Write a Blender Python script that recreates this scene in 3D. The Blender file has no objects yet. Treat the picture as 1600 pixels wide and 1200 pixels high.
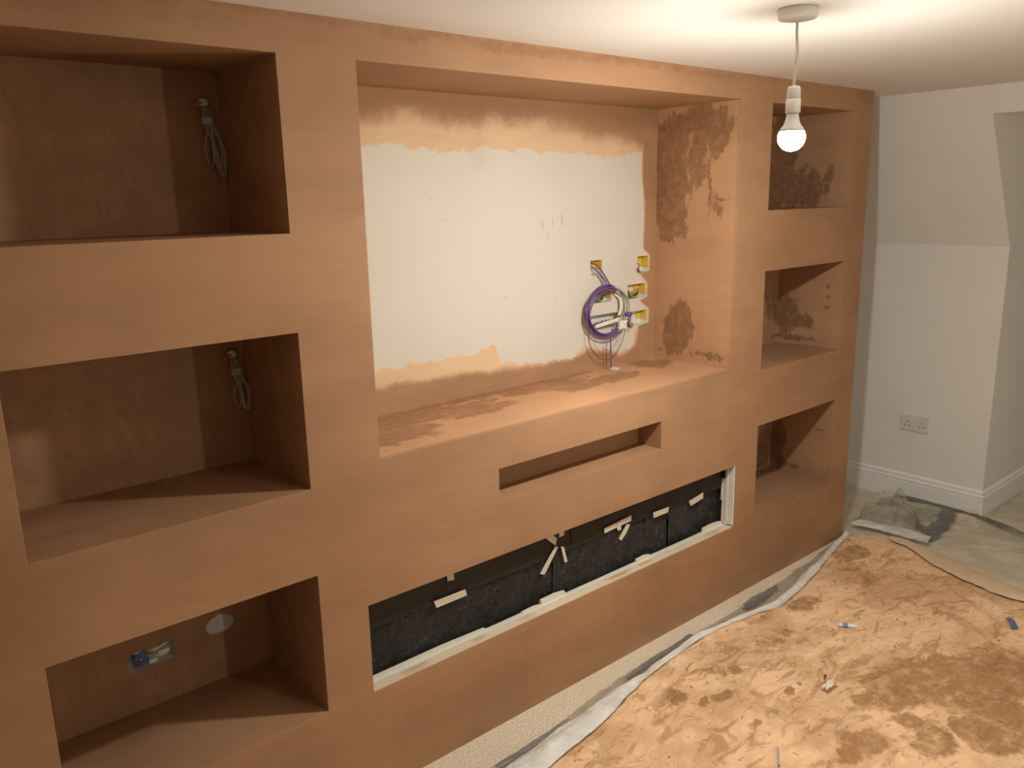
import bpy, bmesh, math, random
from mathutils import Vector, Matrix, noise
random.seed(7)
C = bpy.context.scene.collection
sc = bpy.context.scene

# ------------------------------------------------------------------ camera, world, exposure
yaw, pitch, roll = 0.7032, -0.2240, -0.0227
fwd = Vector((math.sin(yaw)*math.cos(pitch), math.cos(yaw)*math.cos(pitch), math.sin(pitch)))
right = Vector((math.cos(yaw), -math.sin(yaw), 0)); up = right.cross(fwd)
r2 = math.cos(roll)*right + math.sin(roll)*up; u2 = -math.sin(roll)*right + math.cos(roll)*up
cam = bpy.data.cameras.new('camera'); cam.sensor_width = 36; cam.sensor_fit = 'HORIZONTAL'
cam.lens = 36*1276.35/1600; cam.clip_start = .02
co = bpy.data.objects.new('camera', cam); C.objects.link(co)
M = Matrix.Identity(4)
for i in range(3):
    M[i][0] = r2[i]; M[i][1] = u2[i]; M[i][2] = -fwd[i]
M[0][3], M[1][3], M[2][3] = 0.0, -1.82, 1.662
co.matrix_world = M; sc.camera = co
w = bpy.data.worlds.new('night'); sc.world = w; w.use_nodes = True
w.node_tree.nodes['Background'].inputs[0].default_value = (.02, .025, .035, 1)
w.node_tree.nodes['Background'].inputs[1].default_value = .3
sc.view_settings.view_transform = 'Standard'; sc.view_settings.look = 'None'
sc.view_settings.gamma = 1; sc.view_settings.use_curve_mapping = False
sc.view_settings.exposure = 0.25
sc.cycles.use_light_tree = False; sc.cycles.max_bounces = 6; sc.cycles.glossy_bounces = 2; sc.cycles.transparent_max_bounces = 6
BULB = 1450.0                       # radiance of the glowing bulbs
BULB_COL = (1.0, .985, .90)

# ------------------------------------------------------------------ material helpers
def lin(c):
    return tuple(((v/255)/12.92 if v/255 <= .04045 else ((v/255+.055)/1.055)**2.4) for v in c)
class NT:
    def __init__(s, name):
        s.m = bpy.data.materials.new(name); s.m.use_nodes = True
        s.t = s.m.node_tree; s.n = s.t.nodes; s.l = s.t.links
        s.bsdf = s.n['Principled BSDF']; s.out = s.n['Material Output']
        s.pos = s.n.new('ShaderNodeTexCoord').outputs['Object']
    def put(s, sock, v):
        if isinstance(v, bpy.types.NodeSocket): s.l.new(v, sock)
        elif v is not None:
            if sock.type == 'RGBA' and len(v) == 3: v = (*v, 1)
            sock.default_value = v
    def math(s, op, a, b=None, clamp=False):
        n = s.n.new('ShaderNodeMath'); n.operation = op; n.use_clamp = clamp
        s.put(n.inputs[0], a)
        if b is not None: s.put(n.inputs[1], b)
        return n.outputs[0]
    def vmath(s, op, a, b=None, scale=None):
        n = s.n.new('ShaderNodeVectorMath'); n.operation = op
        s.put(n.inputs[0], a)
        if b is not None: s.put(n.inputs[1], b)
        if scale is not None: s.put(n.inputs['Scale'], scale)
        return n.outputs['Value'] if op in ('LENGTH', 'DOT_PRODUCT') else n.outputs['Vector']
    def sep(s, v):
        n = s.n.new('ShaderNodeSeparateXYZ'); s.put(n.inputs[0], v); return n.outputs
    def noise(s, scale, detail=4, rough=.55, vec=None, stretch=None, color=False, dist=0):
        v = vec if vec is not None else s.pos
        if stretch: v = s.vmath('MULTIPLY', v, stretch)
        n = s.n.new('ShaderNodeTexNoise'); s.put(n.inputs['Vector'], v)
        n.inputs['Scale'].default_value = scale; n.inputs['Detail'].default_value = detail
        n.inputs['Roughness'].default_value = rough; n.inputs['Distortion'].default_value = dist
        return n.outputs['Color' if color else 'Fac']
    def mr(s, v, a, b, c=0., d=1., smooth=True):
        n = s.n.new('ShaderNodeMapRange'); n.interpolation_type = 'SMOOTHSTEP' if smooth else 'LINEAR'
        s.put(n.inputs[0], v)
        for k, x in zip((1, 2, 3, 4), (a, b, c, d)): s.put(n.inputs[k], x)
        return n.outputs[0]
    def mix(s, f, a, b, mode='MIX'):
        n = s.n.new('ShaderNodeMix'); n.data_type = 'RGBA'; n.blend_type = mode
        s.put(n.inputs[0], f); s.put(n.inputs[6], a); s.put(n.inputs[7], b); return n.outputs[2]
    def bump(s, h, strength=.3, dist=.002):
        n = s.n.new('ShaderNodeBump'); n.inputs['Strength'].default_value = strength
        n.inputs['Distance'].default_value = dist; s.put(n.inputs['Height'], h)
        s.l.new(n.outputs[0], s.bsdf.inputs['Normal'])
    def curve(s, v, pts, lo, hi, vlo, vhi):
        n = s.n.new('ShaderNodeFloatCurve'); cm = n.mapping.curves[0]
        q = [((a-lo)/(hi-lo), (b-vlo)/(vhi-vlo)) for a, b in pts]
        cm.points[0].location = q[0]; cm.points[1].location = q[-1]
        for a in q[1:-1]: cm.points.new(*a)
        for a in cm.points: a.handle_type = 'VECTOR'
        n.mapping.update()
        s.put(n.inputs['Value'], s.mr(v, lo, hi, smooth=False))
        return s.mr(n.outputs[0], 0., 1., vlo, vhi, smooth=False)
    def ellipses(s, lst, axes, jit=.05, jscale=9, soft=.35):
        """mask of stains and darker patches: each (c1, c2, r1, r2[, weight]) on the two axes given"""
        j = s.vmath('SCALE', s.vmath('SUBTRACT', s.noise(jscale, 5, .70, color=True), (.5, .5, .5)), scale=jit*2)
        p = s.vmath('ADD', s.pos, j); acc = None
        for e in lst:
            c = [0, 0, 0]; r = [0, 0, 0]
            for k, a in enumerate(axes): c[a] = e[k]; r[a] = 1/e[2+k]
            d = s.vmath('LENGTH', s.vmath('MULTIPLY', s.vmath('SUBTRACT', p, tuple(c)), tuple(r)))
            v = s.mr(d, 1.0+soft*.5, 1.0-soft, 0., e[4] if len(e) > 4 else 1.)
            acc = v if acc is None else s.math('MAXIMUM', acc, v)
        return acc
    def finish(s, col, rough=.7, spec=.3, **kw):
        s.put(s.bsdf.inputs['Base Color'], col); s.put(s.bsdf.inputs['Roughness'], rough)
        s.put(s.bsdf.inputs['Specular IOR Level'], spec)
        for k, v in kw.items(): s.put(s.bsdf.inputs[k.replace('_', ' ')], v)
        return s.m
def simple(name, col, rough=.5, var=.06, scale=40, metal=0, bump=0, spec=.4):
    t = NT(name); n = t.noise(scale, 3)
    dark = tuple(v*(1-var*2) for v in col); lite = tuple(min(1, v*(1+var)) for v in col)
    if bump: t.bump(n, bump, .001)
    return t.finish(t.mix(n, dark, lite), rough, spec, Metallic=metal)

PL = (.400, .222, .120)            # pink-brown finishing plaster
def plaster_base(t, tone=1.0):
    a = t.noise(1.7, 2, .55); b = t.noise(5, 3, .6, stretch=(.35, .35, 1.6)); c = t.noise(26, 2, .6, stretch=(.3, .3, 1.0))
    f = t.math('ADD', t.math('MULTIPLY', a, .5), t.math('ADD', t.math('MULTIPLY', b, .35), t.math('MULTIPLY', c, .15)))
    col = t.mix(t.mr(f, .35, .65), tuple(v*.86*tone for v in PL), tuple(min(1, v*1.12*tone) for v in PL))
    # paler rubbed trowel streaks
    s = t.noise(9, 4, .7, stretch=(.5, .5, 1.3))
    return t.mix(t.mr(s, .62, .75, 0., .28), col, (.56, .35, .21))
def plaster(name, damp_dark=None, axes=(0, 2), darkf=.55, jit=.06, soft=.35, jscale=9, tone=1.0, rag=0):
    t = NT(name); col = plaster_base(t, tone)
    if damp_dark and rag:
        nz = t.math('MULTIPLY', t.math('SUBTRACT', t.math('ADD', t.math('MULTIPLY', t.noise(7, 3, .5), .5), t.math('MULTIPLY', t.noise(24, 5, .76, stretch=(1, 1, .45)), .5)), .5), rag*1.9)
        e_ = t.ellipses(damp_dark, axes, jit, jscale, .85)
        m = t.math('MULTIPLY', t.mr(t.math('ADD', e_, nz), .40, .58), t.mr(t.noise(30, 3, .7), .3, .6, .6, 1.))
        m = t.math('MULTIPLY', m, t.mr(e_, .02, .2))
        col = t.mix(m, col, t.mix(1.0, col, (darkf, darkf*.92, darkf*.86), 'MULTIPLY'))
    elif damp_dark:
        m = t.math('MULTIPLY', t.ellipses(damp_dark, axes, jit, jscale, soft), t.mr(t.noise(22, 3, .72, stretch=(1, 1, .5)), .36, .56, .35, 1.))
        col = t.mix(m, col, t.mix(1.0, col, (darkf, darkf*.92, darkf*.86), 'MULTIPLY'))
    t.bump(t.noise(12, 4, .6), .12, .003)
    return t.finish(col, .66, .25)

# ------------------------------------------------------------------ mesh helpers
class MB:
    def __init__(s): s.v = []; s.f = []
    def quad(s, *p):
        i = len(s.v); s.v += [tuple(q) for q in p]; s.f.append(tuple(range(i, i+len(p)))); return s
    def box(s, x0, x1, y0, y1, z0, z1):
        i = len(s.v)
        s.v += [(x, y, z) for z in (z0, z1) for y in (y0, y1) for x in (x0, x1)]
        s.f += [tuple(i+k for k in q) for q in ((0, 2, 3, 1), (4, 5, 7, 6), (0, 1, 5, 4), (2, 6, 7, 3), (0, 4, 6, 2), (1, 3, 7, 5))]
        return s
    def prism(s, pts, d):
        """polygon extruded along vector d"""
        i = len(s.v); n = len(pts); d = Vector(d)
        s.v += [tuple(Vector(p)) for p in pts] + [tuple(Vector(p)+d) for p in pts]
        s.f += [tuple(range(i+n-1, i-1, -1)), tuple(range(i+n, i+2*n))]
        s.f += [(i+k, i+(k+1) % n, i+n+(k+1) % n, i+n+k) for k in range(n)]
        return s
    def lathe(s, prof, c=(0, 0, 0), n=32, axis='z'):
        i = len(s.v)
        for (r, h) in prof:
            for k in range(n):
                a = 2*math.pi*k/n
                q = (r*math.cos(a), r*math.sin(a), h)
                if axis == 'y': q = (q[0], q[2], q[1])
                if axis == 'x': q = (q[2], q[0], q[1])
                s.v.append((c[0]+q[0], c[1]+q[1], c[2]+q[2]))
        m = len(prof)
        for j in range(m-1):
            for k in range(n):
                a = i+j*n+k; b = i+j*n+(k+1) % n
                s.f.append((a, b, b+n, a+n))
        s.f.append(tuple(i+k for k in range(n-1, -1, -1))); s.f.append(tuple(i+(m-1)*n+k for k in range(n)))
        return s
    def tube(s, pts, r, n=8, sub=6, closed=False):
        P = smooth(pts, sub, closed); m = len(P); i = len(s.v)
        T = [(P[min(k+1, m-1)] - P[max(k-1, 0)]).normalized() for k in range(m)]
        up = Vector((0, 0, 1)) if abs(T[0].z) < .9 else Vector((1, 0, 0))
        nrm = (up - T[0]*up.dot(T[0])).normalized()
        for k in range(m):
            nrm = (nrm - T[k]*nrm.dot(T[k])).normalized(); b = T[k].cross(nrm)
            for j in range(n):
                a = 2*math.pi*j/n; s.v.append(tuple(P[k] + r*(math.cos(a)*nrm + math.sin(a)*b)))
        for k in range(m-1):
            for j in range(n):
                a = i+k*n+j; b = i+k*n+(j+1) % n; s.f.append((a, b, b+n, a+n))
        s.f.append(tuple(i+j for j in range(n-1, -1, -1))); s.f.append(tuple(i+(m-1)*n+j for j in range(n)))
        return s
    def grid(s, fn, nu, nv):
        i = len(s.v)
        for b in range(nv+1):
            for a in range(nu+1): s.v.append(tuple(fn(a/nu, b/nv)))
        for b in range(nv):
            for a in range(nu):
                q = i+b*(nu+1)+a; s.f.append((q, q+1, q+nu+2, q+nu+1))
        return s
    def build(s, name, mat, parent=None, shade=False, bevel=0, weld=True):
        me = bpy.data.meshes.new(name); me.from_pydata(s.v, [], s.f)
        bm = bmesh.new(); bm.from_mesh(me)
        if weld: bmesh.ops.remove_doubles(bm, verts=bm.verts, dist=1e-5)
        if len(bm.faces) < 20000: bmesh.ops.recalc_face_normals(bm, faces=bm.faces)
        bm.to_mesh(me); bm.free(); me.materials.append(mat)
        if shade: me.shade_smooth()
        o = bpy.data.objects.new(name, me); C.objects.link(o)
        if parent: o.parent = parent
        if bevel:
            b = o.modifiers.new('bevel', 'BEVEL'); b.width = bevel; b.segments = 2; b.limit_method = 'ANGLE'; b.angle_limit = math.radians(40)
        return o
def smooth(pts, sub, closed=False):
    P = [Vector(p) for p in pts]; n = len(P); out = []
    if n < 3 or sub < 2: return P
    rng = n if closed else n-1
    for i in range(rng):
        g = lambda k: P[k % n] if closed else P[max(0, min(n-1, k))]
        a, b, c, d = g(i-1), g(i), g(i+1), g(i+2)
        for k in range(sub):
            t = k/sub
            out.append(.5*((2*b)+(c-a)*t+(2*a-5*b+4*c-d)*t*t+(3*b-a-3*c+d)*t**3))
    out.append(P[0].copy() if closed else P[-1]); return out
def panel(mb, ax, val, A, B, holes):
    """rectangle A x B on plane axis=val with rectangular holes, cut into a grid"""
    aa = sorted({*A, *[h[0] for h in holes], *[h[1] for h in holes]}); bb = sorted({*B, *[h[2] for h in holes], *[h[3] for h in holes]})
    for i in range(len(aa)-1):
        for j in range(len(bb)-1):
            ca, cb = (aa[i]+aa[i+1])/2, (bb[j]+bb[j+1])/2
            if any(h[0] < ca < h[1] and h[2] < cb < h[3] for h in holes): continue
            q = [(aa[i], bb[j]), (aa[i+1], bb[j]), (aa[i+1], bb[j+1]), (aa[i], bb[j+1])]
            mb.quad(*[[(val, a, b), (a, val, b), (a, b, val)][ax] for a, b in q])
    return aa, bb
def tag(o, label=None, cat=None, group=None, kind=None):
    for k, v in (('label', label), ('category', cat), ('group', group), ('kind', kind)):
        if v: o[k] = v
    return o
def empty(name, loc=(0, 0, 0), **kw):
    o = bpy.data.objects.new(name, None); C.objects.link(o); o.location = loc; o.empty_display_size = .05
    return tag(o, **kw)
def struct(o, label, cat): return tag(o, label, cat, kind='structure')
def fbm(x, y, z=0, o=4):
    return noise.fractal(Vector((x, y, z)), .6, 2.1, o)

# ------------------------------------------------------------------ materials of the shell
def paint(name, col, rough=.6):
    t = NT(name); n = t.noise(3, 2)
    return t.finish(t.mix(n, tuple(v*.965 for v in col), tuple(min(1, v*1.02) for v in col)), rough, .25)
m_ceil = paint('ceiling_paint', (.86, .83, .785))
m_room = paint('room_wall_paint', (.78, .75, .71))
m_grey = paint('grey_wall_paint', (.84, .815, .78))
m_gloss = paint('skirting_gloss', (.90, .88, .85), .35)
m_front = plaster('plaster_front', damp_dark=[(3.2, .25, .55, .35, .45), (1.9, .18, 1.2, .16, .35), (3.57, 1.3, .10, .9, .35), (.15, 1.2, .2, 1.0, .3), (1.5, 2.07, 1.6, .014, .8), (.2, 2.05, .8, .03, .5)], axes=(0, 2), darkf=.78, jit=.05, soft=.7)  # darker along the foot, the top edge, the right end and far left
t = NT('carpet'); n1 = t.noise(150, 3, .75); n2 = t.noise(3, 3); n3 = t.noise(80, 3, .7)
carp = t.mix(t.mr(n1, .35, .65), (.66, .54, .40), (1.0, .88, .71)); carp = t.mix(t.mr(n3, .55, .75, 0., .55), carp, (.50, .39, .28))
t.bump(t.math('ADD', n1, n3), .8, .006); m_carpet = t.finish(t.mix(t.mr(n2, .3, .7, 0., .3), carp, (.74, .62, .47)), .95, .1)

# ------------------------------------------------------------------ the room
CEIL = 2.082; XE = 4.350; YC = -.368; KNEE = 1.383; XS = 3.906; XD = 3.977; ZD = 1.970; YD2 = -1.60; XF = 5.5; YR = -6.4; XL = -1.9; YB = .50
struct(MB().box(XL-.1, XF+.1, YR-.1, YB+.1, -.06, 0).build('floor', m_carpet), 'beige speckled carpet floor along the plastered wall', 'floor')
struct(MB().box(XL-.1, XS+.35, YR-.1, YB+.1, CEIL, CEIL+.08).build('ceiling', m_ceil), 'flat off-white painted ceiling above the pendant bulb', 'ceiling')
# end wall: low wall, sloping ceiling, dormer cheeks
struct(MB().box(XE, XE+.12, YC, YB+.1, 0, KNEE).build('wall_right', m_grey), 'pale grey low end wall with the double socket', 'wall')
struct(MB().box(XE, XE+.12, YR-.1, YD2, 0, KNEE).build('wall_right_far', m_grey), 'pale grey low end wall past the dormer opening', 'wall')
mb = MB()
def slab(y0, y1, xa, za, xb, zb, th=.1):
    mb.prism([(xa, y0, za), (xb, y0, zb), (xb+th, y0, zb), (xa+th, y0, za)], (0, y1-y0, 0))
slab(YC, YB+.1, XE, KNEE, XS, CEIL); slab(YR-.1, YD2, XE, KNEE, XS, CEIL); slab(YD2, YC, XD, ZD, XS, CEIL)
struct(mb.build('ceiling_slope', m_grey), 'grey sloping ceiling above the low end wall', 'sloping ceiling')
mb = MB()
mb.prism([(XE+.0005, YC-.002, 0), (XF, YC-.002, 0), (XF, YC-.002, ZD), (XD+.0005, YC-.002, ZD), (XE+.0005, YC-.002, KNEE)], (0, .022, 0))
struct(mb.build('wall_dormer', m_grey), 'pale grey side wall of the dormer recess at the right edge', 'wall')
mb = MB().prism([(XE+.001, YD2, 0), (XF, YD2, 0), (XF, YD2, ZD), (XD+.001, YD2, ZD), (XE+.001, YD2, KNEE)], (0, -.02, 0))
struct(mb.build('wall_dormer_far', m_ceil), 'far side wall of the dormer recess outside the view', 'wall')  # unseen wall, set near and painted white to bounce light
struct(MB().box(XF, XF+.1, YD2-.1, YC+.1, 0, ZD+.1).build('wall_dormer_end', m_ceil), 'end wall of the dormer recess outside the view', 'wall')  # unseen end, kept shallow and white for more bounce light
struct(MB().box(XD+.1, XF+.1, YD2, YC, ZD, ZD+.08).build('ceiling_dormer', m_ceil), 'low flat ceiling of the dormer recess', 'ceiling')
struct(MB().box(XL-.1, XF, YR-.1, YR, 0, CEIL).build('wall_rear', m_room), 'white wall behind the photographer', 'wall')
struct(MB().box(XL-.1, XL, YR, YB, 0, CEIL).build('wall_left', m_room), 'white side wall left of the plastered wall', 'wall')
struct(MB().box(3.0, XE+.1, YB, YB+.1, 0, CEIL).build('wall_back', m_grey), 'grey wall behind the end of the plastered wall', 'wall')
# skirting boards with a moulded top
PR = [(0, 0), (.018, 0), (.018, .108), (.0165, .112), (.0165, .118), (.019, .121), (.019, .126), (.015, .131), (.0125, .136), (.0125, .140), (.0145, .143), (.0145, .147), (.009, .153), (.005, .157), (0, .157)]
def skirting(name, a, b, nrm, m0, m1):
    a = Vector((*a, 0)); b = Vector((*b, 0)); n = Vector((*nrm, 0)); d = (b-a).normalized(); mb = MB()
    A = [a+n*p+d*(m0*p)+Vector((0, 0, h)) for p, h in PR]; B = [b+n*p+d*(m1*p)+Vector((0, 0, h)) for p, h in PR]
    k = len(PR); mb.v = [tuple(q) for q in A+B]
    mb.f = [tuple(range(k)), tuple(range(2*k-1, k-1, -1))] + [(i, (i+1) % k, k+(i+1) % k, k+i) for i in range(k)]
    return mb.build(name, m_gloss)
struct(skirting('baseboard_right', (XE, YB), (XE, YC), (-1, 0), 0, 1), 'white moulded skirting board under the double socket', 'skirting board')
struct(skirting('baseboard_dormer_end', (XF, YC-.02), (XF, YD2), (-1, 0), 0, 0), 'white moulded skirting board at the end of the dormer recess', 'skirting board')
struct(skirting('baseboard_dormer', (XE, YC-.002), (XF-.02, YC-.002), (0, -1), -1, 0), 'white moulded skirting board running into the dormer recess', 'skirting board')

# ------------------------------------------------------------------ the plastered media wall
A0, A1 = .241, .870; R0, R1 = 2.870, 3.490
ROWS = [(1.592, 1.991), (.957, 1.356), (.326, .721)]
TV = (1.075, 2.666, .990, 1.992); SL = (1.484, 2.246, .759, .864); FI = (1.011, 2.722, .319, .584)
holes = [(A0, A1, *r) for r in ROWS] + [(R0, R1, *r) for r in ROWS] + [TV, SL, FI]
mb = MB(); aa, bb = panel(mb, 1, 0.0, (XL, 3.653), (0, CEIL), holes)
RET = .012
for h in holes:                                   # short returns round every opening
    xs = [a for a in aa if h[0] <= a <= h[1]]; zs = [b for b in bb if h[2] <= b <= h[3]]
    for z in h[2:]:
        for k in range(len(xs)-1): mb.quad((xs[k], 0, z), (xs[k+1], 0, z), (xs[k+1], RET, z), (xs[k], RET, z))
    for x in h[:2]:
        for k in range(len(zs)-1): mb.quad((x, 0, zs[k]), (x, 0, zs[k+1]), (x, RET, zs[k+1]), (x, RET, zs[k]))
for k in range(len(bb)-1): mb.quad((3.653, 0, bb[k]), (3.653, 0, bb[k+1]), (3.653, YB, bb[k+1]), (3.653, YB, bb[k]))
wall = mb.build('wall_media', m_front, bevel=.003)
struct(wall, 'fresh brown plastered media wall with shelf niches and television recess', 'wall')
def niche(name, h, depth, mat, skip=(), mats={}, back_holes=()):
    x0, x1, z0, z1 = h; mb = MB(); y = RET
    F = dict(left=[(x0, y, z0), (x0, depth, z0), (x0, depth, z1), (x0, y, z1)], right=[(x1, y, z0), (x1, depth, z0), (x1, depth, z1), (x1, y, z1)],
             floor=[(x0, y, z0), (x1, y, z0), (x1, depth, z0), (x0, depth, z0)], top=[(x0, y, z1), (x1, y, z1), (x1, depth, z1), (x0, depth, z1)])
    for k, q in F.items():
        if k not in skip: mb.quad(*q)
    if 'back' not in skip: panel(mb, 1, depth, (x0, x1), (z0, z1), back_holes)
    o = mb.build(name, mat, wall)
    for k in skip:
        if k in F: MB().quad(*F[k]).build({'left': 'side_face', 'right': 'side_face', 'floor': 'ledge', 'top': 'soffit'}[k], mats[k], o)
    return o
DL, DR = .350, .318
m_nl = plaster('plaster_niche_left', damp_dark=[(.5, .30, .5, .09, .7), (.85, .2, .05, .2, .7), (.35, .12, .10, .03, .5)], axes=(0, 1), darkf=.72, jit=.05, soft=.6)  # darker towards the back and the right side, plus one front patch
m_nr = [plaster('plaster_niche_top', damp_dark=[(.24, 1.68, .16, .12), (.33, 1.8, .09, .25), (.10, 1.74, .03, .06, .6)], axes=(1, 2), jit=.05, rag=1.4),
        plaster('plaster_niche_middle', damp_dark=[(.26, 1.10, .09, .11), (.18, 1.07, .07, .045), (.065, 1.238, .012, .012, .8), (.06, 1.19, .01, .01, .8), (.066, 1.14, .016, .01, .8), (.2, .99, .2, .02, .6)], axes=(1, 2), jit=.03, rag=1.4),
        plaster('plaster_niche_low', damp_dark=[(.28, .45, .07, .14, .8), (.05, .53, .01, .06, .6), (.06, .56, .04, .01, .6), (.2, .36, .2, .02, .5)], axes=(1, 2), jit=.03, rag=1.4)]
BOXC = (.477, .600, .444, .497)
for k, r in enumerate(ROWS):
    niche('shelf_niche', (A0, A1, *r), DL, m_nl, back_holes=[BOXC] if k == 2 else ())
    niche('shelf_niche', (R0, R1, *r), DR, m_nr[k])
niche('slot_niche', SL, .110, plaster('plaster_slot'))
niche('fireplace_recess', FI, .115, simple('dark_void', (.03, .025, .02), .9))
# television recess
TD = .388
m_tv = plaster('plaster_recess')
m_ledge = plaster('plaster_ledge', damp_dark=[(1.20, .15, .20, .11), (1.36, .29, .32, .09), (1.62, .22, .20, .07), (1.95, .31, .30, .07), (2.08, .23, .14, .07), (2.27, .24, .14, .07), (2.56, .30, .14, .10), (1.75, .37, .9, .045, .9)], axes=(0, 1), darkf=.62, jit=.07, soft=.45, tone=1.38, rag=1.5)
m_side = plaster('plaster_recess_side', damp_dark=[(.20, 1.925, .22, .08), (.31, 1.80, .12, .22), (.10, 1.88, .065, .13), (.31, 1.60, .12, .13), (.20, 1.80, .09, .14, .8), (.26, 1.12, .08, .14), (.30, 1.07, .05, .10, .9), (.13, 1.70, .012, .14, .8), (.07, 1.64, .07, .012, .8), (.10, 1.62, .05, .09, .6), (.2, 1.03, .2, .02, .6)], axes=(1, 2), darkf=.56, jit=.035, soft=.25, jscale=14, tone=1.18, rag=1.5)
BX = [(2.280, 2.346, 1.366, 1.420), (2.552, 2.620, 1.355, 1.419), (2.302, 2.400, 1.253, 1.303), (2.495, 2.606, 1.250, 1.309), (2.280, 2.470, 1.145, 1.206), (2.492, 2.616, 1.140, 1.198)]
tvr = niche('television_recess', TV, TD, m_tv, skip=('floor', 'right', 'back'), mats=dict(floor=m_ledge, right=m_side))
t = NT('recess_back_wall'); x, y_, z = t.sep(t.pos)
jit = lambda sc_, am, dt=5: t.math('MULTIPLY', t.math('SUBTRACT', t.noise(sc_, dt, .65), .5), am)
j1 = t.math('ADD', jit(16, .07), jit(60, .018)); j2 = jit(6, .12)
xl, xh = 1.0, 2.7
topl = t.curve(x, [(1.0, 1.83), (1.294, 1.828), (1.385, 1.836), (1.477, 1.819), (1.624, 1.808), (1.783, 1.829), (1.896, 1.823), (2.14, 1.819), (2.376, 1.809), (2.56, 1.823), (2.7, 1.83)], xl, xh, .9, 2.1)
peal = t.curve(x, [(1.0, 1.90), (1.3, 1.895), (1.436, 1.92), (1.578, 1.89), (1.786, 1.912), (2.047, 1.905), (2.376, 1.875), (2.52, 1.87), (2.6, 1.83), (2.7, 1.8)], xl, xh, .9, 2.1)
botl = t.curve(x, [(1.0, 1.13), (1.31, 1.135), (1.387, 1.136), (1.591, 1.138), (1.80, 1.150), (1.82, 1.085), (2.031, 1.060), (2.165, 1.055), (2.25, 1.082), (2.40, 1.06), (2.45, 1.045), (2.53, 1.06), (2.54, 1.12), (2.7, 1.13)], xl, xh, .9, 2.1)
brol = t.curve(x, [(1.0, 1.085), (1.31, 1.083), (1.458, 1.08), (1.726, 1.070), (2.131, 1.052), (2.22, 1.06), (2.27, 1.075), (2.45, 1.03), (2.53, 1.05), (2.6, 1.12), (2.7, 1.13)], xl, xh, .9, 2.1)
rigl = t.curve(z, [(.9, 2.53), (1.056, 2.535), (1.107, 2.554), (1.137, 2.56), (1.142, 2.622), (1.20, 2.622), (1.215, 2.60), (1.24, 2.565), (1.252, 2.61), (1.31, 2.61), (1.335, 2.58), (1.352, 2.56), (1.358, 2.622), (1.42, 2.622), (1.45, 2.585), (1.52, 2.586), (1.623, 2.588), (1.723, 2.572), (1.82, 2.572), (2.1, 2.57)], .9, 2.1, 2.0, 2.7)
def over(a, b, j, w): return t.mr(t.math('ADD', t.math('SUBTRACT', a, b), j), -w, w)
any_ = t.math('MAXIMUM', t.math('MAXIMUM', over(z, topl, j1, .004), over(botl, z, j1, .004)), over(x, rigl, jit(40, .03), .003))
brn = t.math('MAXIMUM', t.math('MAXIMUM', over(z, peal, j2, .035), over(brol, z, jit(10, .05), .016)), over(x, t.math('ADD', rigl, .006), jit(30, .02), .01))
cream = t.mix(t.noise(2.5, 3), (.60, .545, .47), (.66, .61, .53))
peach = t.mix(t.noise(12, 5, .6, stretch=(.4, 1, 1.6)), (.60, .38, .215), (.76, .55, .36))
bcol = plaster_base(t, .95)
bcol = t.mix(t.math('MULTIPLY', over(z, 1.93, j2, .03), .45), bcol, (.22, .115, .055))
col = t.mix(any_, cream, t.mix(brn, peach, bcol))
marks = t.ellipses([(2.03, 1.565, .006, .022, .5), (2.085, 1.57, .005, .018, .4), (2.13, 1.578, .006, .03, .5), (2.06, 1.52, .006, .02, .3), (1.60, 1.60, .03, .004, .25), (1.85, 1.32, .006, .006, .4), (2.09, 1.30, .005, .008, .5), (2.30, 1.66, .006, .02, .15), (1.55, 1.66, .01, .004, .3)], (0, 2), .012, 20, .8)
col = t.mix(t.math('MULTIPLY', marks, t.math('SUBTRACT', 1.0, any_)), col, (.33, .28, .22))
t.bump(t.math('ADD', t.noise(50, 4), t.math('MULTIPLY', any_, 2.0)), .2, .002)
m_back = t.finish(col, .75, .2)
mb = MB(); panel(mb, 1, TD, TV[:2], TV[2:], BX); mb.build('back_face', m_back, tvr)

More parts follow.
